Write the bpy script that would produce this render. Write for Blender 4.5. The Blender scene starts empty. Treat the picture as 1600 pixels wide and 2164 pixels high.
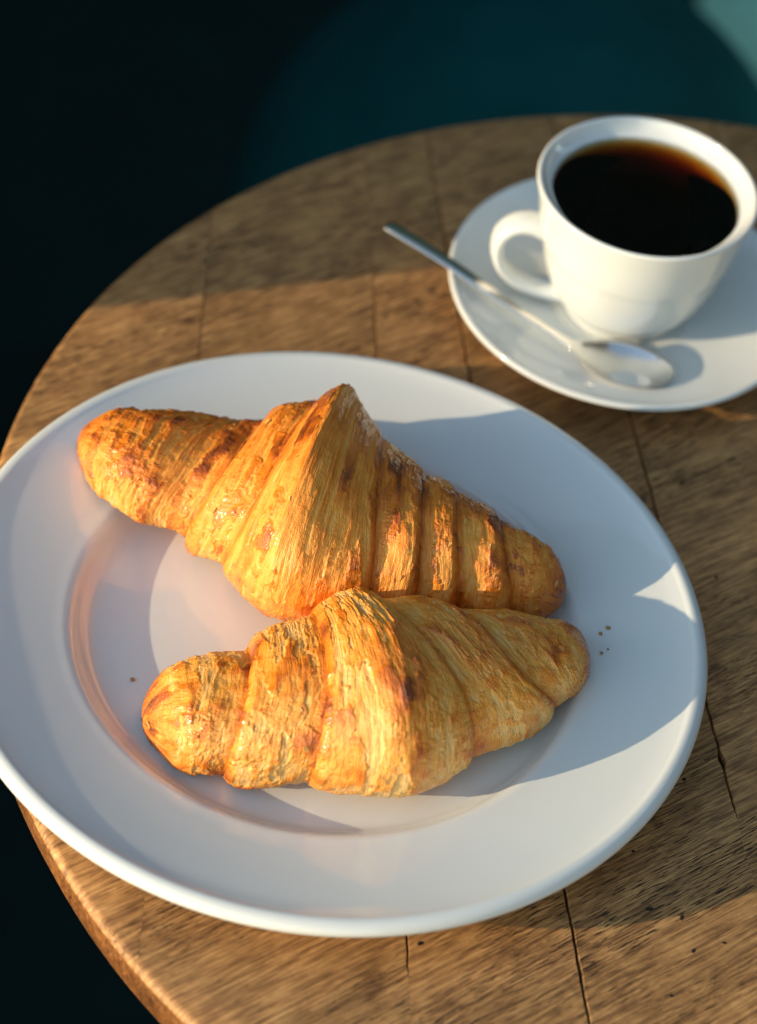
# Two croissants on a white plate beside a cup of black coffee, on a round wooden table in low sun.
import bpy, bmesh, math, json
import numpy as np
from mathutils import Vector, Matrix

R = math.radians
S = bpy.context.scene
COL = S.collection

# ------------------------------------------------------------------ camera
cam_d = bpy.data.cameras.new('camera')
cam = bpy.data.objects.new('camera', cam_d)
COL.objects.link(cam)
S.camera = cam
PITCH, ROLL, CAM_Z, FPX = 0.80062, 0.16526, 0.70576, 5474.6   # table top is z = 0, focal length in pixels of a 1600 px wide frame
Fv = Vector((0, math.cos(PITCH), -math.sin(PITCH)))
R0 = Vector((1, 0, 0)); U0 = R0.cross(Fv)
Rv = R0 * math.cos(ROLL) + U0 * math.sin(ROLL)
Uv = -R0 * math.sin(ROLL) + U0 * math.cos(ROLL)
Mx = Matrix((Rv, Uv, -Fv)).transposed().to_4x4()
Mx.translation = Vector((0, 0, CAM_Z))
cam.matrix_world = Mx
cam_d.sensor_fit = 'HORIZONTAL'; cam_d.sensor_width = 36.0
cam_d.lens = 36.0 * FPX / 1600
cam_d.clip_start = 0.02; cam_d.clip_end = 200
cam_d.dof.use_dof = True
cam_d.dof.focus_distance = 0.897
cam_d.dof.aperture_fstop = cam_d.lens / 1000 / 0.015

# ------------------------------------------------------------------ light
SUN_AZ, SUN_EL = R(24.0), R(14.1)        # the light travels towards +x and a little +y
w = bpy.data.worlds.new('World'); S.world = w; w.use_nodes = True
nt = w.node_tree
sky = nt.nodes.new('ShaderNodeTexSky'); sky.sky_type = 'NISHITA'; sky.sun_disc = False
sky.sun_elevation = SUN_EL; sky.dust_density = 0.2; sky.ozone_density = 1.0
sd = Vector((-math.cos(SUN_AZ), -math.sin(SUN_AZ)))
sky.sun_rotation = math.atan2(sd.x, sd.y)
# even camera white balance: one colour for the whole sky
wb = nt.nodes.new('ShaderNodeMix'); wb.data_type = 'RGBA'; wb.blend_type = 'MULTIPLY'; wb.inputs[0].default_value = 1
wb.inputs[7].default_value = (1.0, 0.935, 0.82, 1)
nt.links.new(sky.outputs[0], wb.inputs[6]); nt.links.new(wb.outputs[2], nt.nodes['Background'].inputs[0])
nt.nodes['Background'].inputs[1].default_value = 0.15
sun_d = bpy.data.lights.new('sun', 'SUN'); sun = bpy.data.objects.new('sun', sun_d); COL.objects.link(sun)
sun_d.energy = 1.62; sun_d.angle = R(0.5); sun_d.color = (1.0, 0.765, 0.47)
dirv = Vector((math.cos(SUN_AZ) * math.cos(SUN_EL), math.sin(SUN_AZ) * math.cos(SUN_EL), -math.sin(SUN_EL)))
sun.rotation_euler = dirv.to_track_quat('-Z', 'Y').to_euler()
S.view_settings.view_transform = 'Standard'; S.view_settings.look = 'None'
S.view_settings.exposure = 1.56; S.view_settings.gamma = 1.0
S.cycles.max_bounces = 8; S.cycles.sample_clamp_indirect = 6
S.cycles.use_denoising = True; S.cycles.filter_width = 1.1

# ------------------------------------------------------------------ helpers
def mesh_obj(name, verts, faces, mat=None, parent=None, smooth=True, kind=None):
    me = bpy.data.meshes.new(name)
    if isinstance(faces, np.ndarray):
        V = np.ascontiguousarray(verts, np.float32); F = np.ascontiguousarray(faces, np.int32)
        me.vertices.add(len(V)); me.vertices.foreach_set('co', V.ravel())
        k = F.shape[1]
        me.loops.add(F.size); me.loops.foreach_set('vertex_index', F.ravel())
        me.polygons.add(len(F)); me.polygons.foreach_set('loop_start', np.arange(0, F.size, k, dtype=np.int32))
        me.update(calc_edges=True)
    else:
        me.from_pydata([tuple(v) for v in verts], [], faces); me.update()
    me.polygons.foreach_set('use_smooth', [smooth] * len(me.polygons))
    if mat: me.materials.append(mat)
    o = bpy.data.objects.new(name, me); COL.objects.link(o)
    if parent: o.parent = parent
    if kind: o['kind'] = kind
    return o

def recalc(o):
    bm = bmesh.new(); bm.from_mesh(o.data)
    bmesh.ops.recalc_face_normals(bm, faces=bm.faces)
    bm.to_mesh(o.data); bm.free()
    return o

def tag(o, label, cat, group=None):
    o['label'] = label; o['category'] = cat
    if group: o['group'] = group
    return o

def empty(name, loc):
    o = bpy.data.objects.new(name, None); o.location = loc; COL.objects.link(o)
    o.empty_display_size = 0.02
    return o

def lathe(name, prof, mat, parent=None, n=192, smooth_iter=0, closed=False):
    P = np.array(prof, float)
    a = np.linspace(0, 2 * np.pi, n, endpoint=False)
    V = np.stack([P[:, 0][:, None] * np.cos(a), P[:, 0][:, None] * np.sin(a), np.repeat(P[:, 1][:, None], n, 1)], -1)
    m = len(P)
    idx = np.arange(m * n).reshape(m, n)
    i0 = idx[:-1]; i1 = idx[1:]
    F = np.stack([i0, np.roll(i0, -1, 1), np.roll(i1, -1, 1), i1], -1).reshape(-1, 4)
    o = mesh_obj(name, V.reshape(-1, 3), F.copy(), mat, parent)
    bm = bmesh.new(); bm.from_mesh(o.data)
    bmesh.ops.remove_doubles(bm, verts=bm.verts, dist=1e-7)
    bmesh.ops.recalc_face_normals(bm, faces=bm.faces)
    if bm.calc_volume(signed=True) < 0: bmesh.ops.reverse_faces(bm, faces=bm.faces)
    bm.to_mesh(o.data); bm.free()
    o.data.polygons.foreach_set('use_smooth', [True] * len(o.data.polygons))
    return o

def spline(pts, n):
    """Catmull-Rom through 2-D or 3-D points."""
    P = np.array(pts, float); P = np.vstack([2 * P[0] - P[1], P, 2 * P[-1] - P[-2]])
    out = []
    for i in range(1, len(P) - 2):
        t = np.linspace(0, 1, n, endpoint=False)[:, None]
        p0, p1, p2, p3 = P[i - 1], P[i], P[i + 1], P[i + 2]
        out.append(0.5 * (2 * p1 + (p2 - p0) * t + (2 * p0 - 5 * p1 + 4 * p2 - p3) * t ** 2 + (3 * p1 - p0 - 3 * p2 + p3) * t ** 3))
    out.append(P[-2][None])
    return np.vstack(out)

def _hash(ix, iy, seed):
    h = (ix.astype(np.int64) * 374761393 + iy.astype(np.int64) * 668265263 + seed * 1442695041) & 0xffffffff
    h = ((h ^ (h >> 13)) * 1274126177) & 0xffffffff
    h = h ^ (h >> 16)
    return (h & 0xffffff) / float(0xffffff) * 2 * np.pi

def gn(x, y, seed=0):
    """2-D gradient noise, about -1..1"""
    ix = np.floor(x); iy = np.floor(y); fx = x - ix; fy = y - iy
    ux = fx ** 3 * (fx * (fx * 6 - 15) + 10); uy = fy ** 3 * (fy * (fy * 6 - 15) + 10)
    def g(dx, dy):
        a = _hash(ix + dx, iy + dy, seed)
        return np.cos(a) * (fx - dx) + np.sin(a) * (fy - dy)
    a = g(0, 0); b = g(1, 0); c = g(0, 1); d = g(1, 1)
    return 1.5 * ((a * (1 - ux) + b * ux) * (1 - uy) + (c * (1 - ux) + d * ux) * uy)

def fbm(x, y, seed=0, o=4, g=0.5):
    s = 0; a = 1; t = 0
    for i in range(o):
        s = s + a * gn(x * 2 ** i + 17.3 * i, y * 2 ** i - 9.1 * i, seed + i); t += a; a *= g
    return s / t

def sstep(a, b, x):
    t = np.clip((x - a) / (b - a), 0, 1)
    return t * t * (3 - 2 * t)

# ------------------------------------------------------------------ materials
def newmat(name):
    m = bpy.data.materials.new(name); m.use_nodes = True
    nt = m.node_tree
    return m, nt, nt.nodes['Principled BSDF'], nt.nodes, nt.links

def ramp(N, stops, interp='LINEAR'):
    r = N.new('ShaderNodeValToRGB'); cr = r.color_ramp; cr.interpolation = interp
    while len(cr.elements) < len(stops): cr.elements.new(0.5)
    for e, (p, c) in zip(cr.elements, stops):
        e.position = p; e.color = (*c, 1) if len(c) == 3 else c
    return r

def noise(N, L, vec, scale, detail=4, rough=0.5, dist=0.0):
    n = N.new('ShaderNodeTexNoise'); n.inputs['Scale'].default_value = scale
    n.inputs['Detail'].default_value = detail; n.inputs['Roughness'].default_value = rough
    n.inputs['Distortion'].default_value = dist
    if vec is not None: L.new(vec, n.inputs['Vector'])
    return n

def mapping(N, L, vec, rot=(0, 0, 0), scale=(1, 1, 1), loc=(0, 0, 0)):
    m = N.new('ShaderNodeMapping')
    m.inputs['Rotation'].default_value = rot; m.inputs['Scale'].default_value = scale; m.inputs['Location'].default_value = loc
    L.new(vec, m.inputs['Vector'])
    return m.outputs[0]

def math_(N, L, op, a, b=None, clamp=False):
    n = N.new('ShaderNodeMath'); n.operation = op; n.use_clamp = clamp
    for i, v in enumerate((a, b)):
        if v is None: continue
        if isinstance(v, (int, float)): n.inputs[i].default_value = v
        else: L.new(v, n.inputs[i])
    return n.outputs[0]

def mixc(N, L, fac, a, b, blend='MIX'):
    n = N.new('ShaderNodeMix'); n.data_type = 'RGBA'; n.blend_type = blend
    for s, v in ((n.inputs[0], fac), (n.inputs[6], a), (n.inputs[7], b)):
        if isinstance(v, (int, float)): s.default_value = v
        elif isinstance(v, tuple): s.default_value = (*v, 1)
        else: L.new(v, s)
    return n.outputs[2]

def bump(N, L, h, strength, dist, B, prev=None):
    b = N.new('ShaderNodeBump'); b.inputs['Strength'].default_value = strength; b.inputs['Distance'].default_value = dist
    L.new(h, b.inputs['Height'])
    if prev is not None: L.new(prev, b.inputs['Normal'])
    if B is not None: L.new(b.outputs[0], B.inputs['Normal'])
    return b.outputs[0]

def porcelain():
    m, nt, B, N, L = newmat('glazed_porcelain')
    tc = N.new('ShaderNodeTexCoord')
    B.inputs['Base Color'].default_value = (0.75, 0.785, 0.775, 1)
    B.inputs['Roughness'].default_value = 0.13
    B.inputs['IOR'].default_value = 1.6
    B.inputs['Coat Weight'].default_value = 0.0
    n = noise(N, L, tc.outputs['Object'], 60, 2)
    B.inputs['Subsurface Weight'].default_value = 0.08
    B.inputs['Subsurface Radius'].default_value = (0.004, 0.003, 0.002)
    B.inputs['Subsurface Scale'].default_value = 1.0
    r = noise(N, L, tc.outputs['Object'], 25, 3)
    mr = N.new('ShaderNodeMapRange'); mr.inputs['To Min'].default_value = 0.03; mr.inputs['To Max'].default_value = 0.08
    L.new(r.outputs[0], mr.inputs[0]); L.new(mr.outputs[0], B.inputs['Roughness'])
    bump(N, L, n.outputs[0], 0.06, 0.0008, B)
    return m
PORC = porcelain()

def wood(name, side=False):
    m, nt, B, N, L = newmat(name)
    tc = N.new('ShaderNodeTexCoord'); oi = N.new('ShaderNodeObjectInfo')
    add = N.new('ShaderNodeVectorMath'); add.operation = 'ADD'
    cmb = N.new('ShaderNodeCombineXYZ')
    L.new(math_(N, L, 'MULTIPLY', oi.outputs['Random'], 3.7), cmb.inputs[0])
    L.new(math_(N, L, 'MULTIPLY', oi.outputs['Random'], 1.3), cmb.inputs[1])
    L.new(tc.outputs['Object'], add.inputs[0]); L.new(cmb.outputs[0], add.inputs[1])
    rot = (0, 0, R(-41))
    # x runs along the grain after the rotation
    vg = mapping(N, L, add.outputs[0], rot=rot, scale=(1, 1, 1))
    v1 = mapping(N, L, vg, scale=(17, 330, 120))
    v2 = mapping(N, L, vg, scale=(62, 850, 400))
    v3 = mapping(N, L, vg, scale=(120, 1500, 600))
    big = noise(N, L, mapping(N, L, vg, scale=(3, 9, 9)), 1.6, 4, .6, .6)
    mid = noise(N, L, v1, 1.0, 6, .62, .3)
    fine = noise(N, L, v2, 1.0, 5, .6, .1)
    pore = noise(N, L, v3, 1.0, 3, .6, .1)
    blot = noise(N, L, add.outputs[0], 90, 6, .7)
    t = math_(N, L, 'ADD', math_(N, L, 'MULTIPLY', mid.outputs[0], .24), math_(N, L, 'MULTIPLY', fine.outputs[0], .52))
    t = math_(N, L, 'ADD', t, math_(N, L, 'MULTIPLY', blot.outputs[0], .24))
    base = ramp(N, [(.36, (.12, .056, .021)), (.46, (.33, .170, .065)), (.54, (.55, .30, .112)), (.64, (.76, .46, .19))])
    L.new(t, base.inputs[0])
    c0 = base.outputs[0]
    tone = ramp(N, [(.35, (.72, .70, .66)), (.65, (1.15, 1.06, 1.0))]); L.new(big.outputs[0], tone.inputs[0])
    c = mixc(N, L, .8, base.outputs[0], tone.outputs[0], 'MULTIPLY')
    # dark open pores, short dashes along the grain
    pr = ramp(N, [(.40, (1, 1, 1)), (.46, (0, 0, 0))]); L.new(pore.outputs[0], pr.inputs[0])
    zone = ramp(N, [(.45, (0, 0, 0)), (.6, (1, 1, 1))]); L.new(noise(N, L, mapping(N, L, vg, scale=(9, 26, 20)), 1.5, 3).outputs[0], zone.inputs[0])
    pm = math_(N, L, 'MULTIPLY', pr.outputs[0], zone.outputs[0])
    c = mixc(N, L, math_(N, L, 'MULTIPLY', pm, .95), c, (.035, .017, .009))
    # dark water-stained blotches
    st = ramp(N, [(.58, (0, 0, 0)), (.74, (1, 1, 1))]); L.new(noise(N, L, mapping(N, L, vg, scale=(22, 50, 30)), 1.2, 6, .7).outputs[0], st.inputs[0])
    c = mixc(N, L, math_(N, L, 'MULTIPLY', st.outputs[0], .28), c, (.055, .028, .015))
    # pale scratches across the grain
    sv = mapping(N, L, tc.outputs['Object'], rot=(0, 0, R(38)), scale=(12, 700, 1))
    sc = ramp(N, [(.70, (0, 0, 0)), (.74, (1, 1, 1))]); L.new(noise(N, L, sv, 1.0, 2).outputs[0], sc.inputs[0])
    szone = ramp(N, [(.52, (0, 0, 0)), (.6, (1, 1, 1))]); L.new(noise(N, L, tc.outputs['Object'], 16, 2).outputs[0], szone.inputs[0])
    c = mixc(N, L, math_(N, L, 'MULTIPLY', math_(N, L, 'MULTIPLY', sc.outputs[0], szone.outputs[0]), .4), c, (.55, .38, .22))
    if side: c = mixc(N, L, 1.0, c, (.42, .33, .26), 'MULTIPLY')
    L.new(c, B.inputs['Base Color'])
    rr = N.new('ShaderNodeMapRange'); rr.inputs['To Min'].default_value = .38; rr.inputs['To Max'].default_value = .62
    L.new(fine.outputs[0], rr.inputs[0]); L.new(rr.outputs[0], B.inputs['Roughness'])
    B.inputs['Specular IOR Level'].default_value = .45
    b = bump(N, L, fine.outputs[0], .7, .0006, None)
    b = bump(N, L, mid.outputs[0], .4, .0008, None, b)
    b = bump(N, L, math_(N, L, 'SUBTRACT', 1.0, pm), .7, .0004, None, b)
    bump(N, L, blot.outputs[0], .5, .0007, B, b)
    return m
WOOD = wood('worn_oak')
WOOD_SIDE = wood('oiled_oak_edge', True)

def simple(name, col, rough=.6, bs=None, bd=.001, scale=80, spec=.5, var=.25):
    m, nt, B, N, L = newmat(name)
    tc = N.new('ShaderNodeTexCoord')
    n = noise(N, L, tc.outputs['Object'], scale, 5, .6)
    r = ramp(N, [(.3, tuple(c * (1 - var) for c in col)), (.7, tuple(min(1, c * (1 + var)) for c in col))])
    L.new(n.outputs[0], r.inputs[0]); L.new(r.outputs[0], B.inputs['Base Color'])
    B.inputs['Roughness'].default_value = rough; B.inputs['Specular IOR Level'].default_value = spec
    if bs: bump(N, L, n.outputs[0], bs, bd, B)
    return m

def pastry():
    m, nt, B, N, L = newmat('baked_pastry')
    at = N.new('ShaderNodeAttribute'); at.attribute_name = 'bake_shade'; at.attribute_type = 'GEOMETRY'
    sp = N.new('ShaderNodeSeparateColor'); L.new(at.outputs['Color'], sp.inputs[0])
    uv = N.new('ShaderNodeAttribute'); uv.attribute_name = 'roll'; uv.attribute_type = 'GEOMETRY'
    tc = N.new('ShaderNodeTexCoord')
    # roll coordinate: x along the roll in mm, y round it in mm
    st = noise(N, L, mapping(N, L, uv.outputs['Vector'], scale=(1.3, .10, 1)), 1.0, 5, .62, .5)
    fi = noise(N, L, mapping(N, L, uv.outputs['Vector'], scale=(3.4, .45, 1)), 1.0, 4, .6, .4)
    bl = noise(N, L, tc.outputs['Object'], 260, 5, .62)
    cr = noise(N, L, tc.outputs['Object'], 1500, 3, .6)
    t = math_(N, L, 'ADD', sp.outputs[0], math_(N, L, 'MULTIPLY', math_(N, L, 'SUBTRACT', st.outputs[0], .5), math_(N, L, 'ADD', .18, math_(N, L, 'MULTIPLY', sp.outputs[1], .55))))
    t = math_(N, L, 'ADD', t, math_(N, L, 'MULTIPLY', math_(N, L, 'SUBTRACT', bl.outputs[0], .5), .28))
    t = math_(N, L, 'ADD', t, math_(N, L, 'MULTIPLY', math_(N, L, 'SUBTRACT', fi.outputs[0], .5), .25), True)
    c = ramp(N, [(.0, (.97, .58, .20)), (.22, (.94, .405, .060)), (.48, (.82, .235, .015)), (.73, (.52, .120, .009)), (.97, (.22, .052, .009))])
    L.new(t, c.inputs[0])
    L.new(c.outputs[0], B.inputs['Base Color'])
    mr = N.new('ShaderNodeMapRange'); mr.inputs['From Min'].default_value = .2; mr.inputs['From Max'].default_value = .8
    mr.inputs['To Min'].default_value = .62; mr.inputs['To Max'].default_value = .24
    L.new(math_(N, L, 'ADD', sp.outputs[2], math_(N, L, 'MULTIPLY', math_(N, L, 'SUBTRACT', bl.outputs[0], .5), .8)), mr.inputs[0])
    L.new(mr.outputs[0], B.inputs['Roughness'])
    B.inputs['Specular IOR Level'].default_value = .5
    L.new(math_(N, L, 'MULTIPLY', sp.outputs[2], .42), B.inputs['Coat Weight']); B.inputs['Coat Roughness'].default_value = .11
    B.inputs['Subsurface Weight'].default_value = .22
    B.inputs['Subsurface Radius'].default_value = (.9, .5, .18)
    B.inputs['Subsurface Scale'].default_value = .0025
    b = bump(N, L, st.outputs[0], .5, .0012, None)
    b = bump(N, L, fi.outputs[0], .5, .0005, None, b)
    b = bump(N, L, bl.outputs[0], .6, .0009, None, b)
    bump(N, L, cr.outputs[0], .4, .0003, B, b)
    return m
PASTRY = pastry()

# ------------------------------------------------------------------ floor and walls
floor_m = simple('dark_floor', (.003, .017, .015), .7, .2, .002, 12, .2)
bpy_floor = mesh_obj('floor', [(-8, -8, -.75), (8, -8, -.75), (8, 2.7, -.75), (-8, 2.7, -.75)], [(0, 1, 2, 3)], floor_m, smooth=False, kind='structure')
def box(name, lo, hi, mat, parent=None, bev=0.0, seg=3, kind=None):
    bm = bmesh.new(); bmesh.ops.create_cube(bm, size=1)
    lo = Vector(lo); hi = Vector(hi)
    for v in bm.verts:
        v.co = Vector([lo[i] + (v.co[i] + .5) * (hi[i] - lo[i]) for i in range(3)])
    if bev: bmesh.ops.bevel(bm, geom=bm.edges[:], offset=bev, segments=seg, affect='EDGES', profile=.5)
    me = bpy.data.meshes.new(name); bm.to_mesh(me); bm.free()
    me.materials.append(mat)
    me.polygons.foreach_set('use_smooth', [bev > 0] * len(me.polygons))
    o = bpy.data.objects.new(name, me); COL.objects.link(o)
    if parent: o.parent = parent
    if kind: o['kind'] = kind
    return o
plaster = simple('dark_teal_plaster', (.012, .035, .036), .85, .3, .002, 20, .3)
box('back_wall', (-4, 2.7, -.75), (4, 2.9, 3.4), plaster, kind='structure')
# unseen window side: low wall added to shade the floor, pier added to shade far table and stool
paint = simple('dark_painted_wall', (.03, .035, .035), .8, .2, .002, 30, .3)
EDGE = (-.56, .578)
box('sky_block_wall', (.95, -1.6, -.75), (1.05, 1.15, 2.1), paint, kind='structure')  # unseen wall added to block sky from the right, left open towards the stool
box('floor_shade_wall', (-.62, -2.0, -.75), (-.56, EDGE[1], -.05), paint, kind='structure')
box('sun_block_pier', (-.62, EDGE[1], -.75), (-.56, 2.7, 1.0), paint, kind='structure')

# ------------------------------------------------------------------ round velvet seats behind the table, mint rug
def velvet():
    m, nt, B, N, L = newmat('teal_velvet')
    tc = N.new('ShaderNodeTexCoord')
    n = noise(N, L, tc.outputs['Object'], 9, 4, .6)
    r = ramp(N, [(.35, (.001, .042, .046)), (.65, (.002, .066, .070))]); L.new(n.outputs[0], r.inputs[0])
    L.new(r.outputs[0], B.inputs['Base Color'])
    B.inputs['Roughness'].default_value = .85; B.inputs['Specular IOR Level'].default_value = .1
    B.inputs['Sheen Weight'].default_value = .03; B.inputs['Sheen Roughness'].default_value = .4
    B.inputs['Sheen Tint'].default_value = (.1, .6, .6, 1)
    bump(N, L, n.outputs[0], .5, .02, B)
    return m
VELV = velvet()
metal_dark = simple('dark_metal', (.02, .02, .02), .4)
def stool(x, y, label):
    t = empty('velvet_stool', (x, y, -.75))
    prof = [(0, .535), (.045, .531), (.085, .517), (.125, .490), (.158, .452), (.180, .412), (.190, .365), (.191, .32), (.184, .28), (.165, .25), (.1, .24), (0, .24)]
    lathe('seat', spline(prof, 5), VELV, t, 96)
    for k in range(4):
        a = math.pi / 4 + k * math.pi / 2
        p0 = Vector((.15 * math.cos(a), .15 * math.sin(a), .25)); p1 = Vector((.17 * math.cos(a), .17 * math.sin(a), 0))
        V = []; n = 12
        for q, rr in ((p0, .014), (p1, .009)):
            V += [(q.x + rr * math.cos(2 * math.pi * i / n), q.y + rr * math.sin(2 * math.pi * i / n), q.z) for i in range(n)]
        Fc = [(i, (i + 1) % n, n + (i + 1) % n, n + i) for i in range(n)] + [tuple(range(n))[::-1], tuple(range(n, 2 * n))]
        mesh_obj('leg', V, Fc, metal_dark, t)
    return tag(t, label, 'stool')
stool(.060, 1.353, 'round teal velvet stool behind the table, blurred, filling the upper right of the photo')
rug_m = simple('mint_rug', (.42, .80, .58), .9, .4, .004, 60, .2)
rug = box('rug', (.228, 1.5, -.75 + .004), (1.5, 2.6, -.738), rug_m, bev=.004)
tag(rug, 'pale mint green rug on the dark floor, glimpsed beyond the velvet stool', 'rug')

# ------------------------------------------------------------------ table of planks
TC, TR = np.array([.1435, .6774]), .2887
LINES = [(-.0656, -.10), (.0156, -.157), (.0655, -.227), (.1325, -.245), (.205, -.235), (.280, -.22), (.352, -.21)]
def jit(k, y):
    return .00035 * gn(y * 160, y * 0 + 3.1 * k, 40 + k) + .0005 * gn(y * 26, y * 0 + 1.7 * k, 60 + k)
def gap(k, y):
    # half width of the joint: some stretches have closed up
    op = {0: sstep(.62, .70, y) * (1 - .5 * sstep(.78, .82, y)), 1: sstep(.478, .486, y) * (1 - .75 * sstep(.79, .83, y)), 2: 1 - .5 * sstep(.80, .9, y), 3: sstep(.566, .573, y)}.get(k, y * 0 + 1)
    wdt = {0: .00018, 1: .00028, 2: .00042, 3: .00042}.get(k, .0003)
    return .00001 + wdt * op * (.75 + .5 * np.abs(gn(y * 70, y * 0, 80 + k))) + .0010 * np.exp(-((y - .592) / .0022) ** 2) * (k == 3)
def line_x(k, y):
    a, b = LINES[k]
    return a + b * (y - .6) + jit(k, y)
table = empty('round_table', (TC[0], TC[1], -.75))
tag(table, 'round worn oak table of wide planks under the plate and the coffee cup', 'table')
def plank(k):
    """the piece of the disc between joint k-1 and joint k, with worn arris"""
    NS = 260
    rings = []
    for z, ins, side in ((-.0003, .0030, .0004), (-.0004, .0017, .0001), (-.0013, .0007, 0), (-.0026, .0001, 0), (-.0112, 0, 0), (-.0128, .0012, 0), (-.024, .004, 0)):
        r = TR - ins
        def xl(y): return line_x(k - 1, y) + gap(k - 1, y) + side * np.clip(gap(k - 1, y) / .0004, .02, 1) if k > 0 else y * 0 - 9
        def xr(y): return line_x(k, y) - gap(k, y) - side * np.clip(gap(k, y) / .0004, .02, 1) if k < len(LINES) else y * 0 + 9
        def cross(f, top):
            ys = np.linspace(TC[1] - r + 1e-6, TC[1] + r - 1e-6, 6001)
            g = (f(ys) - TC[0]) ** 2 + (ys - TC[1]) ** 2 - r * r
            ins_ = np.where(g < 0)[0]
            if len(ins_) == 0: return None
            return ys[ins_[-1]] if top else ys[ins_[0]]
        pts = []
        if k > 0: yl0, yl1 = cross(xl, False), cross(xl, True)
        if k < len(LINES): yr0, yr1 = cross(xr, False), cross(xr, True)
        if k > 0:
            al0 = math.atan2(yl0 - TC[1], float(xl(np.array([yl0]))[0]) - TC[0]); al1 = math.atan2(yl1 - TC[1], float(xl(np.array([yl1]))[0]) - TC[0])
        if k < len(LINES):
            ar0 = math.atan2(yr0 - TC[1], float(xr(np.array([yr0]))[0]) - TC[0]); ar1 = math.atan2(yr1 - TC[1], float(xr(np.array([yr1]))[0]) - TC[0])
        def arc(a, b, n):
            t = np.linspace(a, b, n, endpoint=False)
            return np.stack([TC[0] + r * np.cos(t), TC[1] + r * np.sin(t)], -1)
        if k == 0:
            ys = np.linspace(yr0, yr1, NS, endpoint=False)
            pts = np.vstack([np.stack([xr(ys), ys], -1), arc(ar1, ar0 + 2 * math.pi, NS)])
        elif k == len(LINES):
            ys = np.linspace(yl1, yl0, NS, endpoint=False)
            pts = np.vstack([np.stack([xl(ys), ys], -1), arc(al0, al1, NS)])
        else:
            ysr = np.linspace(yr0, yr1, NS, endpoint=False); ysl = np.linspace(yl1, yl0, NS, endpoint=False)
            a0 = al0 if al0 < ar0 else al0 - 2 * math.pi
            a1 = al1 if al1 > ar1 else al1 + 2 * math.pi
            pts = np.vstack([np.stack([xr(ysr), ysr], -1), arc(ar1, a1, 60), np.stack([xl(ysl), ysl], -1), arc(a0, ar0, 60)])
        rings.append(np.hstack([pts, np.full((len(pts), 1), z)]))
    n = len(rings[0]); V = np.vstack(rings)
    top = rings[0].copy(); top[:, 2] = 0
    # top: slightly inset so that the edge is softly rounded
    c = top[:, :2].mean(0)
    F = []
    for i in range(len(rings) - 1):
        for j in range(n):
            F.append((i * n + j, (i + 1) * n + j, (i + 1) * n + (j + 1) % n, i * n + (j + 1) % n))
    F.append(tuple(range(n))); F.append(tuple(range((len(rings) - 1) * n, len(rings) * n))[::-1])
    V = V.copy(); V[:n, 2] = 0
    o = mesh_obj('plank', V - np.array([TC[0], TC[1], -.75]), F, WOOD, table, smooth=False)
    recalc(o)
    # smooth the worn outer arris, keep the top flat
    o.data.polygons.foreach_set('use_smooth', [len(p.vertices) == 4 for p in o.data.polygons])
    o.data.materials.append(WOOD_SIDE)
    for p in o.data.polygons:
        if len(p.vertices) == 4 and p.index >= 3 * n: p.material_index = 1
    o.data.set_sharp_from_angle(angle=R(50))
    return o
for k in range(len(LINES) + 1): plank(k)
under = simple('dark_underside', (.035, .02, .012), .8)
lathe('underboard', [(0, -.0045 + .75), (TR - .012, -.0045 + .75), (TR - .012, .72), (0, .72)], under, table, 96)
lathe('pedestal', [(0, .72), (.05, .72), (.05, .70), (.03, .69), (.026, .1), (.04, .06), (.2, .03), (.21, .0), (0, 0)], metal_dark, table, 64)
# small knots and worm holes in the planks
hole_m = simple('knot_dark', (.018, .009, .006), .9)
for i, (x, y, s, a) in enumerate([(.1272, .5082, .0011, 1.0), (.1228, .5208, .0012, 1.2), (.1118, .5221, .0015, .4), (.1374, .5135, .0009, .2), (.1205, .4891, .0010, .5),
                   (.1214, .58, .0011, .6), (.0369, .4932, .0014, .3), (.1228, .64, .0009, .7), (.1301, .68, .001, 1.1), (.152, .60, .0008, .5), (.105, .545, .0009, .9)]):
    n = 14; V = []
    for q, zz in ((1.0, .0001), (.6, .00016)):
        for j in range(n):
            t = 2 * math.pi * j / n; rr = s * q * (1 + .3 * math.sin(2 * t + i) * .5 + .15 * math.sin(5 * t + 2 * i))
            ex, ey = rr * .85 * math.cos(t), rr * .55 * math.sin(t)
            V.append((x + ex * math.cos(a) - ey * math.sin(a) - TC[0], y + ex * math.sin(a) + ey * math.cos(a) - TC[1], zz + .75))
    mesh_obj('knot', V, [(j, (j + 1) % n, n + (j + 1) % n, n + j) for j in range(n)] + [tuple(range(n, 2 * n))], hole_m, table)

# ------------------------------------------------------------------ plate
PC = (-.0108, .6107)
top = spline([(0, .0070), (.03, .0070), (.06, .0069), (.0775, .0069), (.0838, .0074), (.0877, .0100), (.0905, .0131), (.0930, .0146), (.098, .0155), (.108, .0174), (.118, .0195), (.1245, .0210), (.1290, .0224)], 6)
lip = spline([(.1290, .0224), (.1310, .0232), (.1330, .0230), (.1346, .0220), (.1354, .0205), (.1352, .0190), (.1342, .0176), (.1315, .0162)], 6)[1:]
bot = spline([(.1315, .0162), (.115, .0125), (.098, .0082), (.090, .0055), (.0855, .0022), (.0845, .0006), (.0835, .0001), (.0815, .0006), (.080, .0018), (.06, .0022), (0, .0022)], 5)[1:]
plate = lathe('plate', np.vstack([top, lip, bot]), PORC, None, 360)
plate.location = (PC[0], PC[1], .0001)
tag(plate, 'large round white plate with a wide rim holding both croissants', 'plate')

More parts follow.
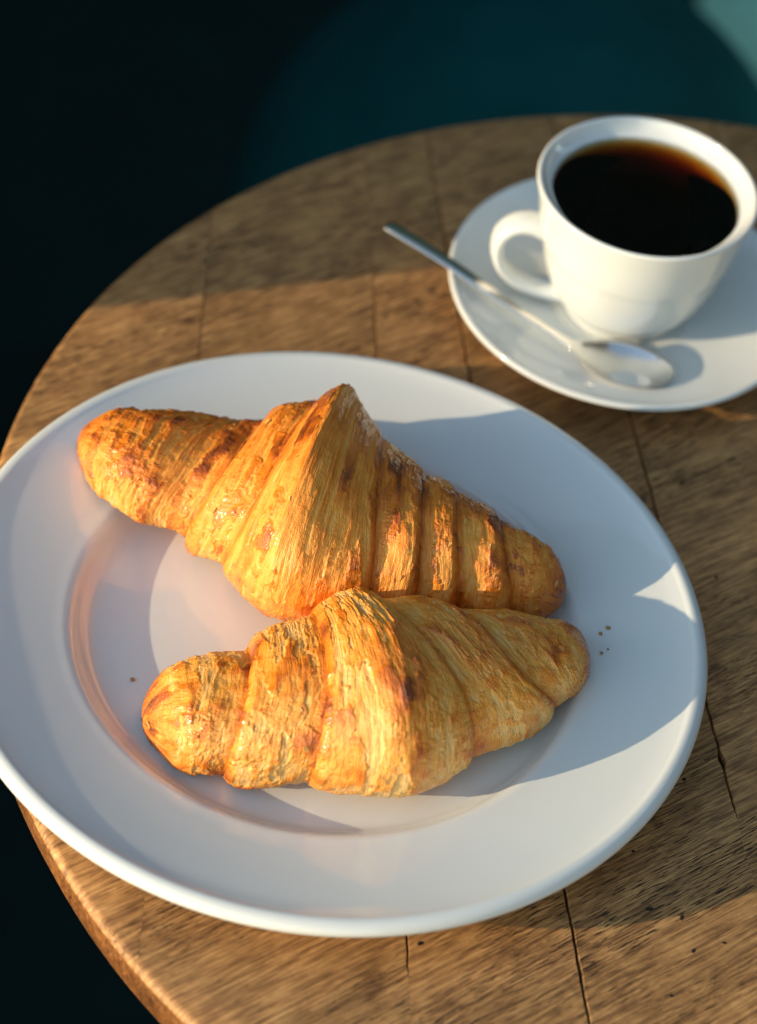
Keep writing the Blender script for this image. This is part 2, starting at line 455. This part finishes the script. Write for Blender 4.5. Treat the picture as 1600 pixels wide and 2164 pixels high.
# ------------------------------------------------------------------ saucer, cup, coffee, spoon
CC = (.0845, .8187)
st = spline([(0, .0058), (.020, .0058), (.0265, .0060), (.0285, .0070), (.034, .0078), (.044, .0096), (.055, .0124), (.064, .0153), (.0690, .0172)], 6)
sl = spline([(.0690, .0172), (.0708, .0182), (.0722, .0184), (.0729, .0176), (.0728, .0164), (.0712, .0152)], 6)[1:]
sb = spline([(.0712, .0152), (.058, .0100), (.046, .0058), (.036, .0022), (.034, .0006), (.0325, .0001), (.031, .0008), (.0295, .0025), (0, .0028)], 5)[1:]
saucer = lathe('saucer', np.vstack([st, sl, sb]), PORC, None, 256)
saucer.location = (CC[0], CC[1], .0001)
tag(saucer, 'round white saucer under the coffee cup, a teaspoon across it', 'saucer')

cup = empty('coffee_cup', (CC[0], CC[1] + .0018, .0060)); cup.scale = (.97, .97, 1)
CH = .0625                                      # cup height above the saucer well
co = spline([(0, .0022), (.018, .0022), (.0215, .0012), (.0225, .0002), (.0240, .0), (.0252, .0008), (.0256, .0030), (.0272, .0055), (.0315, .0105), (.0347, .0175), (.0374, .0255), (.0394, .0335)], 6)
cu = spline([(.0394, .0335), (.0401, .0356), (.0408, .0378), (.0420, .0440), (.0438, .0530), (.0455, .0600), (.0460, .0618), (.0457, .0628), (.0448, .0631), (.0438, .0626), (.0431, .0612)], 6)[1:]
ci = spline([(.0431, .0612), (.0420, .0598), (.0405, .0583), (.0374, .0558), (.0345, .0497), (.0323, .038), (.0282, .0219), (.0222, .010), (.0112, .0065), (0, .006)], 5)[1:]
lathe('cup_body', np.vstack([co, cu, ci]), PORC, cup, 256)
# handle: a flat strap bent into an ear, towards the left of the photo
hd = Vector((math.cos(R(192)), math.sin(R(192)), 0)); hs = Vector((-hd.y, hd.x, 0))
hp = spline([(.0385, .0395), (.0460, .0420), (.0525, .0408), (.0572, .0358), (.0580, .0285), (.0552, .0205), (.0490, .0138), (.0410, .0095), (.0330, .0076), (.027, .0070)], 8)
T = np.gradient(hp, axis=0); T /= np.linalg.norm(T, axis=1)[:, None]
V = []; nn = 24
for i, (pp, tt) in enumerate(zip(hp, T)):
    f = i / (len(hp) - 1)
    wd = .0068 - .0014 * math.sin(math.pi * f) + .001 * (abs(f - .5) * 2) ** 4; th = .0026 + .0009 * (abs(f - .5) * 2) ** 3
    no = np.array([-tt[1], tt[0]])
    for j in range(nn):
        a = 2 * math.pi * j / nn
        ca, sa = math.cos(a), math.sin(a)
        oo = th * np.sign(ca) * abs(ca) ** .8; ss = wd * np.sign(sa) * abs(sa) ** .8
        rr, zz = pp + no * oo
        q = hd * rr + hs * ss
        V.append((q.x, q.y, zz))
m_ = len(hp)
Fh = [(i * nn + j, i * nn + (j + 1) % nn, (i + 1) * nn + (j + 1) % nn, (i + 1) * nn + j) for i in range(m_ - 1) for j in range(nn)]
recalc(mesh_obj('handle', V, Fh + [tuple(range(nn)), tuple(range((m_ - 1) * nn, m_ * nn))], PORC, cup))
tag(cup, 'white porcelain cup full of black coffee, standing on the saucer', 'cup')

mc, nt_, B, N, L = newmat('black_coffee')
B.inputs['Base Color'].default_value = (.70, .30, .10, 1); B.inputs['Roughness'].default_value = .02
B.inputs['IOR'].default_value = 1.33; B.inputs['Transmission Weight'].default_value = 1.0
B.inputs['Base Color'].default_value = (1, 1, 1, 1)
va = N.new('ShaderNodeVolumeAbsorption'); va.inputs['Color'].default_value = (.91, .74, .18, 1); va.inputs['Density'].default_value = 650
L.new(va.outputs[0], N['Material Output'].inputs['Volume'])
cz = .0572
cof = spline([(0, cz), (.03, cz), (.0382, cz), (.0395, cz + .0002), (.0404, cz + .0009)], 5)
cof2 = spline([(.0404, cz + .0009), (.0372, .0558), (.0344, .0497), (.0322, .038), (.0281, .0219), (.0221, .0099), (.0111, .0064), (0, .0059)], 5)[1:]
coffee = lathe('coffee', np.vstack([cof, cof2]), mc, None, 192)
coffee.location = cup.location; coffee.scale = cup.scale
tag(coffee, 'black coffee filling the white cup, amber where the sun catches its edge', 'coffee')

ms, nt_, B, N, L = newmat('brushed_steel')
B.inputs['Base Color'].default_value = (.78, .76, .73, 1); B.inputs['Metallic'].default_value = 1; B.inputs['Roughness'].default_value = .2
tc = N.new('ShaderNodeTexCoord'); n_ = noise(N, L, mapping(N, L, tc.outputs['Object'], rot=(0, 0, R(20)), scale=(60, 900, 900)), 1, 3)
bump(N, L, n_.outputs[0], .12, .0002, B)
# centre line from handle end to bowl tip, with width, dish depth and thickness
sp = spline([(-.0160, .8215, .0262, .0026, 0), (-.0080, .8178, .0256, .0031, 0), (.0065, .8110, .0236, .0030, 0), (.0255, .8010, .0206, .0026, 0), (.0450, .7905, .0177, .0019, 0),
             (.0600, .7825, .0160, .0018, 0), (.0665, .7795, .0156, .0030, .0006), (.0715, .7775, .0154, .0072, .0022), (.0790, .7758, .0152, .0118, .0044), (.0880, .7744, .0150, .0134, .0056),
             (.0970, .7735, .0148, .0116, .0044), (.1030, .7730, .0148, .0080, .0022), (.1062, .7728, .0149, .0042, .0007), (.1074, .7727, .0149, .0008, 0)], 7)
V = []; na = 17
for i, (x, y, z, wd, dp) in enumerate(sp):
    j0 = max(0, i - 1); j1 = min(len(sp) - 1, i + 1)
    d = Vector((sp[j1][0] - sp[j0][0], sp[j1][1] - sp[j0][1], 0)).normalized(); s_ = Vector((-d.y, d.x, 0))
    wd = max(wd, .0006)
    thk = .0011 if dp == 0 else .0008
    for side in (0, 1):
        for j in range(na):
            q = -1 + 2 * j / (na - 1)
            if side: q = -q
            e = (1 - q * q)
            zz = z - dp * e + (.0004 * e if dp < .0005 else 0) - side * thk * (1.1 * e ** .5)
            if not side: zz += .0003 * (1 - abs(q) ** 8) * 0
            V.append((x + s_.x * q * wd, y + s_.y * q * wd, zz))
n2 = na * 2; m_ = len(sp)
Fs = [(i * n2 + j, i * n2 + (j + 1) % n2, (i + 1) * n2 + (j + 1) % n2, (i + 1) * n2 + j) for i in range(m_ - 1) for j in range(n2)]
spoon = mesh_obj('teaspoon', V, Fs + [tuple(range(n2)), tuple(range((m_ - 1) * n2, m_ * n2))], ms)
bm = bmesh.new(); bm.from_mesh(spoon.data); bmesh.ops.remove_doubles(bm, verts=bm.verts, dist=2e-6); bmesh.ops.recalc_face_normals(bm, faces=bm.faces); bm.to_mesh(spoon.data); bm.free()
tag(spoon, 'steel teaspoon lying on the saucer before the cup, handle over the rim', 'teaspoon')

# ------------------------------------------------------------------ croissants
CR = json.loads('''{"up":{"A0":[-0.1135,0.674],"A":[0.9844604470794395,-0.17560645812768397],"N":[0.17560645812768397,0.9844604470794395],"L":0.1879201958279099,"tab":[[0.02,2e-05,0.00666,0.00826,0.02175],[0.0531,-0.00362,0.012,0.01488,0.02051],[0.08621,-0.00439,0.01583,0.01963,0.01927],[0.11931,-0.00522,0.01885,0.02338,0.01803],[0.15241,-0.00529,0.02203,0.02731,0.01587],[0.18552,-0.00367,0.02383,0.02955,0.0137],[0.21862,-0.0019,0.02505,0.03107,0.01153],[0.25172,0.00124,0.02569,0.03186,0.00936],[0.28483,0.00157,0.02777,0.03443,0.0075],[0.31793,6e-05,0.03034,0.03762,0.0075],[0.35103,-0.00085,0.03313,0.04108,0.0075],[0.38414,-0.00226,0.03684,0.04568,0.0075],[0.41724,-0.00365,0.04091,0.05073,0.0075],[0.45034,-0.00331,0.04606,0.05711,0.0075],[0.48345,-0.00557,0.04689,0.05822,0.0075],[0.51655,-0.00754,0.04396,0.05527,0.0075],[0.54966,-0.00876,0.04164,0.05299,0.0075],[0.58276,-0.00918,0.03896,0.05019,0.0075],[0.61586,-0.0095,0.03641,0.04747,0.0075],[0.64897,-0.00958,0.03394,0.04479,0.0075],[0.68207,-0.00939,0.03127,0.04363,0.0075],[0.71517,-0.00865,0.02931,0.04318,0.0075],[0.74828,-0.00775,0.02677,0.04153,0.0075],[0.78138,-0.0073,0.0239,0.03893,0.0081],[0.81448,-0.00647,0.02157,0.03681,0.00874],[0.84759,-0.00523,0.01959,0.0339,0.00938],[0.88069,-0.00376,0.01738,0.03032,0.01003],[0.91379,-0.00303,0.01502,0.0264,0.01141],[0.9469,-0.00217,0.01212,0.02068,0.01279],[0.98,9e-05,0.00729,0.01195,0.01417]],"seams":[[0.3432,0.3432,0.3432,0.3431,0.3419,0.3372,0.3289,0.3196,0.3108,0.3014,0.2911,0.2812,0.274,0.2707,0.2701,0.2701,0.2701,0.2701,0.2701,0.2701,0.2701,0.2701,0.2701,0.2701,0.2701],[0.4375,0.4375,0.4375,0.4372,0.4351,0.4293,0.4214,0.4155,0.411,0.4042,0.3938,0.3818,0.3713,0.365,0.3628,0.3624,0.3624,0.3624,0.3624,0.3624,0.3624,0.3624,0.3624,0.3624,0.3624],[0.5741,0.5744,0.5761,0.5809,0.589,0.6006,0.6152,0.6302,0.6428,0.6519,0.658,0.6612,0.6624,0.6626,0.6626,0.6626,0.6626,0.6626,0.6626,0.6626,0.6626,0.6626,0.6626,0.6626,0.6626],[0.6722,0.6722,0.6724,0.6742,0.68,0.6905,0.7033,0.7157,0.7262,0.7342,0.7391,0.7411,0.7414,0.7414,0.7414,0.7414,0.7414,0.7414,0.7414,0.7414,0.7414,0.7414,0.7414,0.7414,0.7414],[0.7434,0.7434,0.7438,0.7462,0.7522,0.7615,0.7729,0.785,0.7961,0.8049,0.8112,0.8148,0.8162,0.8165,0.8165,0.8165,0.8165,0.8165,0.8165,0.8165,0.8165,0.8165,0.8165,0.8165,0.8165],[0.8299,0.8299,0.8306,0.8341,0.8419,0.853,0.8657,0.8787,0.8905,0.8998,0.9066,0.9108,0.9124,0.9127,0.9127,0.9127,0.9127,0.9127,0.9127,0.9127,0.9127,0.9127,0.9127,0.9127,0.9127],[0.9127,0.9127,0.9127,0.9137,0.9187,0.928,0.9376,0.9442,0.9485,0.9509,0.9511,0.95,0.9487,0.9478,0.9474,0.9473,0.9473,0.9473,0.9473,0.9473,0.9473,0.9473,0.9473,0.9473,0.9473]]},"lo":{"A0":[-0.069,0.56],"A":[0.9579121204700142,0.287061612648994],"N":[-0.287061612648994,0.9579121204700142],"L":0.1602443446740009,"tab":[[0.02,-0.00358,0.00879,0.01188,0.00774],[0.0531,-0.00737,0.0157,0.02095,0.00764],[0.08621,-0.00869,0.01949,0.0257,0.00754],[0.11931,-0.00904,0.02202,0.02869,0.00744],[0.15241,-0.00882,0.02313,0.02976,0.00734],[0.18552,-0.0094,0.0241,0.03063,0.00724],[0.21862,-0.00994,0.02552,0.03203,0.00721],[0.25172,-0.00997,0.0271,0.0336,0.00723],[0.28483,-0.0093,0.02893,0.03571,0.00726],[0.31793,-0.00871,0.03064,0.03766,0.00728],[0.35103,-0.0084,0.0324,0.03965,0.0073],[0.38414,-0.00836,0.03387,0.04128,0.00732],[0.41724,-0.00801,0.03571,0.04332,0.00734],[0.45034,-0.00782,0.03697,0.04465,0.00737],[0.48345,-0.00807,0.03762,0.04525,0.00739],[0.51655,-0.00888,0.0376,0.04537,0.00741],[0.54966,-0.00884,0.03637,0.04436,0.00743],[0.58276,-0.0085,0.0349,0.04304,0.00746],[0.61586,-0.00746,0.03343,0.04167,0.00748],[0.64897,-0.00615,0.03181,0.04007,0.0075],[0.68207,-0.00432,0.02973,0.03784,0.00752],[0.71517,-0.00334,0.02803,0.03611,0.00754],[0.74828,-0.00241,0.02663,0.03477,0.00757],[0.78138,-0.00105,0.02539,0.0336,0.00759],[0.81448,-0.00019,0.02361,0.03166,0.00799],[0.84759,0.0004,0.02123,0.02884,0.00888],[0.88069,0.00103,0.01878,0.02585,0.00978],[0.91379,0.00208,0.01632,0.02275,0.01067],[0.9469,0.00508,0.01277,0.01803,0.01157],[0.98,0.00777,0.00882,0.01261,0.01246]],"seams":[[0.2335,0.2335,0.2334,0.2325,0.2292,0.2225,0.2124,0.1999,0.1867,0.1753,0.1662,0.1593,0.1549,0.1531,0.1527,0.1527,0.1527,0.1527,0.1527,0.1527,0.1527,0.1527,0.1527,0.1527,0.1527],[0.3778,0.3778,0.3778,0.3774,0.3767,0.3752,0.3723,0.3667,0.3585,0.3489,0.3397,0.3325,0.3283,0.3264,0.3259,0.3259,0.3259,0.3259,0.3259,0.3259,0.3259,0.3259,0.3259,0.3259,0.3259],[0.5164,0.5164,0.5173,0.5229,0.5392,0.5679,0.6024,0.6323,0.6529,0.6656,0.6738,0.6796,0.6833,0.6851,0.6856,0.6857,0.6857,0.6857,0.6857,0.6857,0.6857,0.6857,0.6857,0.6857,0.6857],[0.6356,0.6372,0.6465,0.6691,0.7005,0.73,0.754,0.7772,0.8042,0.8345,0.8623,0.8816,0.8914,0.8948,0.8954,0.8954,0.8954,0.8954,0.8954,0.8954,0.8954,0.8954,0.8954,0.8954,0.8954],[0.905,0.9051,0.9063,0.91,0.9165,0.9243,0.9316,0.9375,0.9418,0.9445,0.9461,0.9469,0.9472,0.9473,0.9473,0.9473,0.9473,0.9473,0.9473,0.9473,0.9473,0.9473,0.9473,0.9473,0.9473]]}}''')
FLAKE = simple('crust_flake', (.80, .40, .10), .35, .4, .0003, 900, .5, .3)
def croissant(name, o, label, seed, centre, T_lip, style):
    A0, A, Nn = map(np.array, (o['A0'], o['A'], o['N'])); Ln = o['L']; tab = np.array(o['tab'])
    tt = np.concatenate([[0], tab[:, 0], [1]])
    yc = np.interp(tt, tab[:, 0], tab[:, 1]); zb = np.interp(tt, tab[:, 0], tab[:, 4])
    def ends(c): return np.concatenate([[tab[0, c] * .80], tab[:, c], [tab[-1, c] * .80]])
    wv, hv = ends(2), ends(3)
    def sm(a):
        a = a.copy(); a[2:-2] = .25 * a[1:-3] + .5 * a[2:-2] + .25 * a[3:-1]; return a
    wv, hv, yc = sm(wv), sm(hv), sm(yc)
    seams = [np.array(s) for s in o['seams'][:-1]]; TH = np.radians(np.arange(0, 361, 15))
    nl = len(seams) + 1
    th = np.concatenate([np.radians(np.linspace(-110, 15, 46, endpoint=False)), np.radians(np.linspace(15, 225, 400, endpoint=False)), np.radians(np.linspace(225, 250, 16))])
    thw = np.where(th < 0, th + 2 * np.pi, th)
    # seam position for every angle; behind and below it keeps the value of the nearest visible end
    S_ = []
    for s in seams:
        v = np.interp(np.clip(th, np.radians(30), np.radians(215)), TH, s)
        S_.append(v)
    S_ = [np.zeros_like(th)] + S_ + [np.ones_like(th)]
    n = 2.3
    def base(t, T2, shrink):
        tr = np.sqrt(np.clip(1 - (1 - np.clip(np.minimum(t, 1 - t) / .028, 0, 1)) ** 2, 1e-4, 1)); shrink = shrink * np.clip(np.minimum(t, 1 - t) / .10, .6, 1)
        w_ = np.maximum(np.interp(t, tt, wv) - shrink, .0012) * tr; h0 = np.maximum(np.interp(t, tt, hv) - shrink * 1.6, .002); h_ = h0 * tr
        yc_ = np.interp(t, tt, yc); z_ = np.interp(t, tt, zb) + .5 * (h0 - h_)
        cs, sn = np.cos(T2), np.sin(T2)
        y = w_ * np.sign(cs) * np.abs(cs) ** (2 / n) + yc_
        z = np.where(sn > 0, .62 * h_, .38 * h_) * np.sign(sn) * np.abs(sn) ** (2 / n) + .38 * h_ + z_
        u = t * Ln
        P = np.stack([A0[0] + A[0] * u + Nn[0] * y, A0[1] + A[1] * u + Nn[1] * y, z], -1)
        # outward direction in the section plane
        ny = np.sign(cs) * np.abs(cs) ** (2 - 2 / n) / w_; nz = np.sign(sn) * np.abs(sn) ** (2 - 2 / n) / np.where(sn > 0, .62 * h_, .38 * h_)
        q = np.sqrt(ny ** 2 + nz ** 2) + 1e-9
        D = np.stack([Nn[0] * ny / q, Nn[1] * ny / q, nz / q], -1)
        return P, D, w_, h_
    root = empty(name, (float(A0[0] + A[0] * Ln / 2), float(A0[1] + A[1] * Ln / 2), .0055))
    loc = np.array(root.location); rg = np.random.default_rng(seed)
    for k in range(nl):
        a = S_[k][None, :]; b = S_[k + 1][None, :]
        wl = float((b - a).mean()) * Ln
        NU = max(24, int(wl / .00034))
        s = np.linspace(0, 1, NU)
        # extra rows that tuck under: beyond a neighbour on the inner side, curl in at the lip side
        lipL = (k <= centre) and k > 0
        lipR = (k >= centre) and k < nl - 1
        ext = .0035 / wl
        pre = [-0.0006 / wl, -0.0003 / wl] if lipL else ([-ext, -ext * .5] if k > 0 else [])
        post = [1 + .0003 / wl, 1 + .0006 / wl] if lipR else ([1 + ext * .5, 1 + ext] if k < nl - 1 else [])
        s = np.concatenate([pre, s, post]); npre, npost = len(pre), len(post)
        if k == 0: s = np.concatenate([.12 * np.linspace(0, 1, 34) ** 2, s[s > .1225]])
        if k == nl - 1: e0 = min(.6, .03 / (wl / Ln)); s = np.concatenate([s[s < 1 - e0 * 1.02], (1 - e0 * np.linspace(0, 1, 34) ** 2)[::-1]])
        Sg, Tg = np.meshgrid(s, th, indexing='ij')
        t = np.clip(a + (b - a) * Sg, 0, 1)
        shr = T_lip * .75
        P, D, w_, h_ = base(t, Tg, shr)
        arc = Tg * (.5 * (w_ + h_ * .5)) * 1000          # mm round the roll
        arcm = Tg * 32.0
        X = (a + (b - a) * Sg).mean(1, keepdims=True) * Ln * 1000 + 0 * Tg      # mm along, constant on a seam-parallel line
        X = X + 1.1 * gn(X / 9, arcm / 26, seed + 5) + 37.0 * k
        dL = (Sg) * (b - a) * Ln * 1000; dR = (1 - Sg) * (b - a) * Ln * 1000    # mm to the two seams
        rag = .55 * fbm(arcm / 2.2, X * 0 + k, seed + 31, 4) + .5 * gn(arcm / 7, X * 0 + 3 * k, seed + 32)
        TL = T_lip * 1000
        hgt = np.zeros_like(Sg)
        def nose(d): return 1 - np.exp(-np.clip(d + .25, 0, None) / .9)
        prof = 1 - .80 * (1 - np.exp(-((Sg) / .75) ** 2)) if lipL and not lipR else None
        if k < centre:
            body = TL * style.get('left', 1.0) * (1 - .85 * sstep(.05, 1.0, Sg)) * (nose(dL + rag * .6) if k > 0 else 1)
        elif k > centre:
            body = TL * style.get('right', 1.0) * (1 - .85 * sstep(.05, 1.0, 1 - Sg)) * (nose(dR + rag * .6) if k < nl - 1 else 1)
        else:
            body = TL * 1.05 * nose(dL + rag * .6) * nose(dR + rag * .6)
            rc = style.get('ridge', .5)
            body = body + style.get('ridge_h', 0) * np.exp(-((Sg - rc) / .22) ** 2) * (np.sin(np.clip(Tg, 0, np.pi)) ** .5)
        td = style.get('td', .45)
        body = body * (1 - td + td * sstep(np.radians(70), np.radians(130), Tg)) + td * TL * (1 - sstep(np.radians(70), np.radians(130), Tg)) if k > centre else body
        body = body + .9 * np.sin(np.pi * np.clip(Sg, 0, 1)) * min(1, wl / .02)
        # the tail ends of the roll pinch in
        tip = np.clip(np.minimum(t, 1 - t) / .035, 0, 1) ** .5
        low = fbm(X / 11, arcm / 15, seed + 1, 3)
        med = fbm(X / 3.2, arcm / 9, seed + 2, 4)
        # lamination: fine ridges that run round the roll, made of torn terraces
        warp = .35 * fbm(X / 5, arcm / 12, seed + 7, 3)
        lam = fbm(X / 1.5 + warp, arcm / 24, seed + 3, 4, .55)
        lam2 = fbm(X / .62 + 2 * warp, arcm / 13, seed + 4, 3, .55)
        q = fbm(X / 2.6 + warp, arcm / 19, seed + 8, 5, .6) * 3.2
        ter = (np.floor(q) + sstep(.0, .22, q - np.floor(q))) / 3.2
        sk_ = .75 * fbm(X / 7, arcm / 45, seed + 12, 3) + .38 * fbm(X / 5.5, arcm / 8, seed + 13, 5, .6) + .10 * fbm(X / .9, arcm / 2.2, seed + 15, 3) + style.get('skin', 0)
        skin = sstep(-.035, .035, sk_); lift = np.exp(-((sk_ - .05) / .05) ** 2)       # smooth blistered skin, 1 there
        blis = fbm(X / 3.6, arcm / 4.2, seed + 14, 4)
        q2 = fbm(X / 4.2, arcm / 5.0, seed + 16, 6, .62) * 2.6
        flake = (np.floor(q2) + sstep(.0, .07, q2 - np.floor(q2))) / 2.6
        lmask = .35 + .65 * sstep(-.25, .25, fbm(X / 5, arcm / 9, seed + 41, 3))
        disp = body + 1.0 * low + .36 * med
        disp = disp + (1 - skin) * (lmask * (.50 * lam + .34 * lam2) + .34 * ter) + skin * (.12 * lam + .07 * lam2) + skin * (.25 + .34 * blis + .26 * flake) + .20 * lift
        disp = disp + .10 * fbm(X / .8, arcm / .9, seed + 20, 3)
        disp = disp * (.35 + .65 * tip)
        for (tb, ab, rt, ra, am) in style.get('bumps', []):
            disp = disp + am * np.exp(-((t - tb) / rt) ** 2 - ((Tg - np.radians(ab)) / np.radians(ra)) ** 2)
        # curl in at the lip, stay under at the tucked side
        sink = np.zeros_like(Sg)
        if lipL: sink[0] = -TL * .8; sink[1] = -TL * .25
        elif k > 0: sink[0] = -1.6; sink[1] = -.8
        if lipR: sink[-1] = -TL * .8; sink[-2] = -TL * .25
        elif k < nl - 1: sink[-1] = -1.6; sink[-2] = -.8
        disp = disp + sink
        under_ = sstep(np.radians(200), np.radians(235), Tg) + sstep(np.radians(-20), np.radians(-60), Tg)
        disp = disp * (1 - .85 * np.clip(under_, 0, 1))
        Vv = P + D * disp[..., None] * .001
        Vv[..., 2] = np.maximum(Vv[..., 2], .0072 + 0 * Vv[..., 2])
        # colour: brown on the crests, the lips and the top, pale in the cuts, painted shade in the tucks
        topn = np.clip(np.sin(Tg), 0, 1)
        br = .34 + .17 * low + .10 * med + .16 * (topn - .55)
        br = br - .10 + style.get('tone', 0) + .12 * skin + .13 * skin * sstep(-.2, .5, blis + .5 * low)
        br = br + .22 * sstep(.0, .5, low + .3 * med) * skin
        br = br + (1 - skin) * (.22 * lam + .16 * lam2 + .10 * ter) + skin * .10 * flake
        if lipL: br = br + .26 * np.exp(-(dL / 1.6) ** 2)
        if lipR: br = br + .26 * np.exp(-(dR / 1.6) ** 2)
        if not lipR and k < nl - 1: br = br + .26 * np.exp(-(dR / 1.6) ** 2)  # tucked seam edge darkened: crease shade put into the colour
        if not lipL and k > 0: br = br + .26 * np.exp(-(dL / 1.6) ** 2)  # same painted crease shade for the opposite tucked edge
        br = br + .30 * np.exp(-(np.minimum(t, 1 - t) / .03) ** 2)
        for (tc_, ac, rt, ra, am) in style.get('spots', []):
            br = br + am * np.exp(-((t - tc_) / rt) ** 2 - ((Tg - np.radians(ac)) / np.radians(ra)) ** 2) * (.35 + .6 * sstep(-.3, .3, med))
        br = np.clip(br, 0, 1)
        gl = np.clip(.25 + .6 * skin + .35 * low, 0, 1)
        nu, nv = Sg.shape
        idx = np.arange(nu * nv).reshape(nu, nv)
        F = np.stack([idx[:-1, :-1], idx[:-1, 1:], idx[1:, 1:], idx[1:, :-1]], -1).reshape(-1, 4)
        Fc = F[:, ::-1].copy()
        ob = mesh_obj('pastry_layer', Vv.reshape(-1, 3) - loc, Fc, PASTRY, root)
        me = ob.data
        c = np.stack([br, np.clip((1 - skin) * lmask, 0, 1), gl, np.ones_like(br)], -1).reshape(-1, 4).astype(np.float32)
        ca = me.attributes.new('bake_shade', 'FLOAT_COLOR', 'POINT'); ca.data.foreach_set('color', c.ravel())
        ra_ = me.attributes.new('roll', 'FLOAT_VECTOR', 'POINT')
        ra_.data.foreach_set('vector', np.stack([X, arcm, X * 0], -1).reshape(-1, 3).astype(np.float32).ravel())
        # loose flakes of crust, thin curled chips lifted off the skin
        for _ in range(style.get('flakes', 4)):
            i = int(rg.integers(nu * .15, nu * .85)); j = int(rg.integers(70, nv - 90))
            p = Vv[i, j]; eu = Vv[min(i + 2, nu - 1), j] - Vv[i - 2, j]; ev = Vv[i, j + 2] - Vv[i, j - 2]
            nn_ = np.cross(ev, eu); nn_ = nn_ / (np.linalg.norm(nn_) + 1e-12)
            if nn_ @ D[i, j] < 0: nn_ = -nn_
            eu = eu / (np.linalg.norm(eu) + 1e-12); ev = np.cross(nn_, eu)
            sl, sw = rg.uniform(.0008, .0019), rg.uniform(.0004, .0009); ph = rg.uniform(-.5, .5); lift_ = rg.uniform(.1, .55); m2 = 8
            a1 = np.cos(ph) * ev + np.sin(ph) * eu; a2 = np.cos(ph) * eu - np.sin(ph) * ev
            Vf = []
            for lay in (0, 1):
                for q_ in range(m2):
                    an = 2 * np.pi * q_ / m2; rr_ = 1 + .35 * rg.normal() * (lay == 0) if lay == 0 else rad[q_]
                    if lay == 0: rad = (rad if q_ else []) + [float(np.clip(rr_, .5, 1.5))]; rr_ = rad[-1]
                    x_, y_ = sl * rr_ * np.cos(an), sw * rr_ * np.sin(an)
                    Vf.append(p + a1 * x_ + a2 * y_ + nn_ * (.00012 + lift_ * (x_ + sl) * .6 + (x_ / sl) ** 2 * .0001 - lay * .00010) - loc)
            Ff = [tuple(range(m2)), tuple(range(m2, 2 * m2))[::-1]] + [(q_, m2 + q_, m2 + (q_ + 1) % m2, (q_ + 1) % m2) for q_ in range(m2)]
            mesh_obj('flake', Vf, Ff, FLAKE, root, smooth=False)
    return tag(root, label, 'croissant')

croissant('croissant', CR['up'], 'darker golden croissant farther back on the plate, with a tall pointed middle ridge', 11, 2, .0030,
          {'ridge': .40, 'ridge_h': 3.0, 'right': 1.5, 'left': 1.6, 'bumps': [(.476, 72, .018, 32, 2.6), (.330, 75, .020, 30, -2.4), (.395, 70, .025, 26, 1.8), (.505, 70, .012, 28, -1.0), (.075, 150, .05, 40, 1.0), (.63, 70, .03, 30, -1.0)], 'tone': .025, 'td': .6, 'skin': -.05, 'spots': [(.30, 70, .05, 30, .35), (.10, 75, .12, 25, .25), (.47, 80, .03, 20, .25), (.66, 75, .06, 22, .35), (.80, 60, .06, 20, .3)]})
croissant('croissant', CR['lo'], 'paler croissant nearer the front of the plate, brown blisters on its middle roll', 57, 2, .0028,
          {'ridge': .50, 'ridge_h': .7, 'left': 1.3, 'right': 1.35, 'td': .1, 'bumps': [(.94, 195, .05, 45, -2.8), (.86, 190, .04, 40, -1.2), (.235, 70, .02, 40, -1.6), (.50, 140, .05, 50, 1.0), (.03, 200, .03, 40, -1.2)], 'tone': -.16, 'skin': .08, 'spots': [(.53, 125, .035, 45, .38), (.35, 130, .03, 40, .28), (.10, 185, .10, 25, .4), (.70, 85, .05, 30, .28), (.88, 90, .05, 30, .28)]})

# ------------------------------------------------------------------ crumbs
rng = np.random.default_rng(4)
def crumb(x, y, z, s, label):
    bm = bmesh.new(); bmesh.ops.create_icosphere(bm, subdivisions=1, radius=s)
    for v in bm.verts:
        v.co = Vector((v.co.x * (1 + .4 * rng.normal() * .5), v.co.y * (1 + .2 * rng.normal()), v.co.z * .6 * (1 + .2 * rng.normal())))
    me = bpy.data.meshes.new('crumb'); bm.to_mesh(me); bm.free(); me.materials.append(crumb_m)
    o = bpy.data.objects.new('crumb', me); o.location = (x, y, z + s * .4); COL.objects.link(o)
    return tag(o, label, 'crumb', 'pastry crumbs on the plate')
crumb_m = simple('crumb_brown', (.42, .22, .07), .7)
crumb(.0885, .6300, .0163, .0010, 'brown crumb farthest back of the four beside the front croissant\'s right tip')
crumb(.0860, .6272, .0157, .0009, 'brown crumb second from the back beside the front croissant\'s right tip')
crumb(.0890, .6200, .0162, .0005, 'tiniest crumb of the four off the front croissant\'s right tip')
crumb(.0868, .6181, .0157, .0008, 'crumb almost touching the front croissant\'s right tip')
crumb(-.0750, .5773, .0070, .0009, 'lone golden crumb in the plate\'s well, left of the front croissant')
crumb(.0213, .5465, .0070, .0008, 'pale crumb just in front of the front croissant\'s near edge')
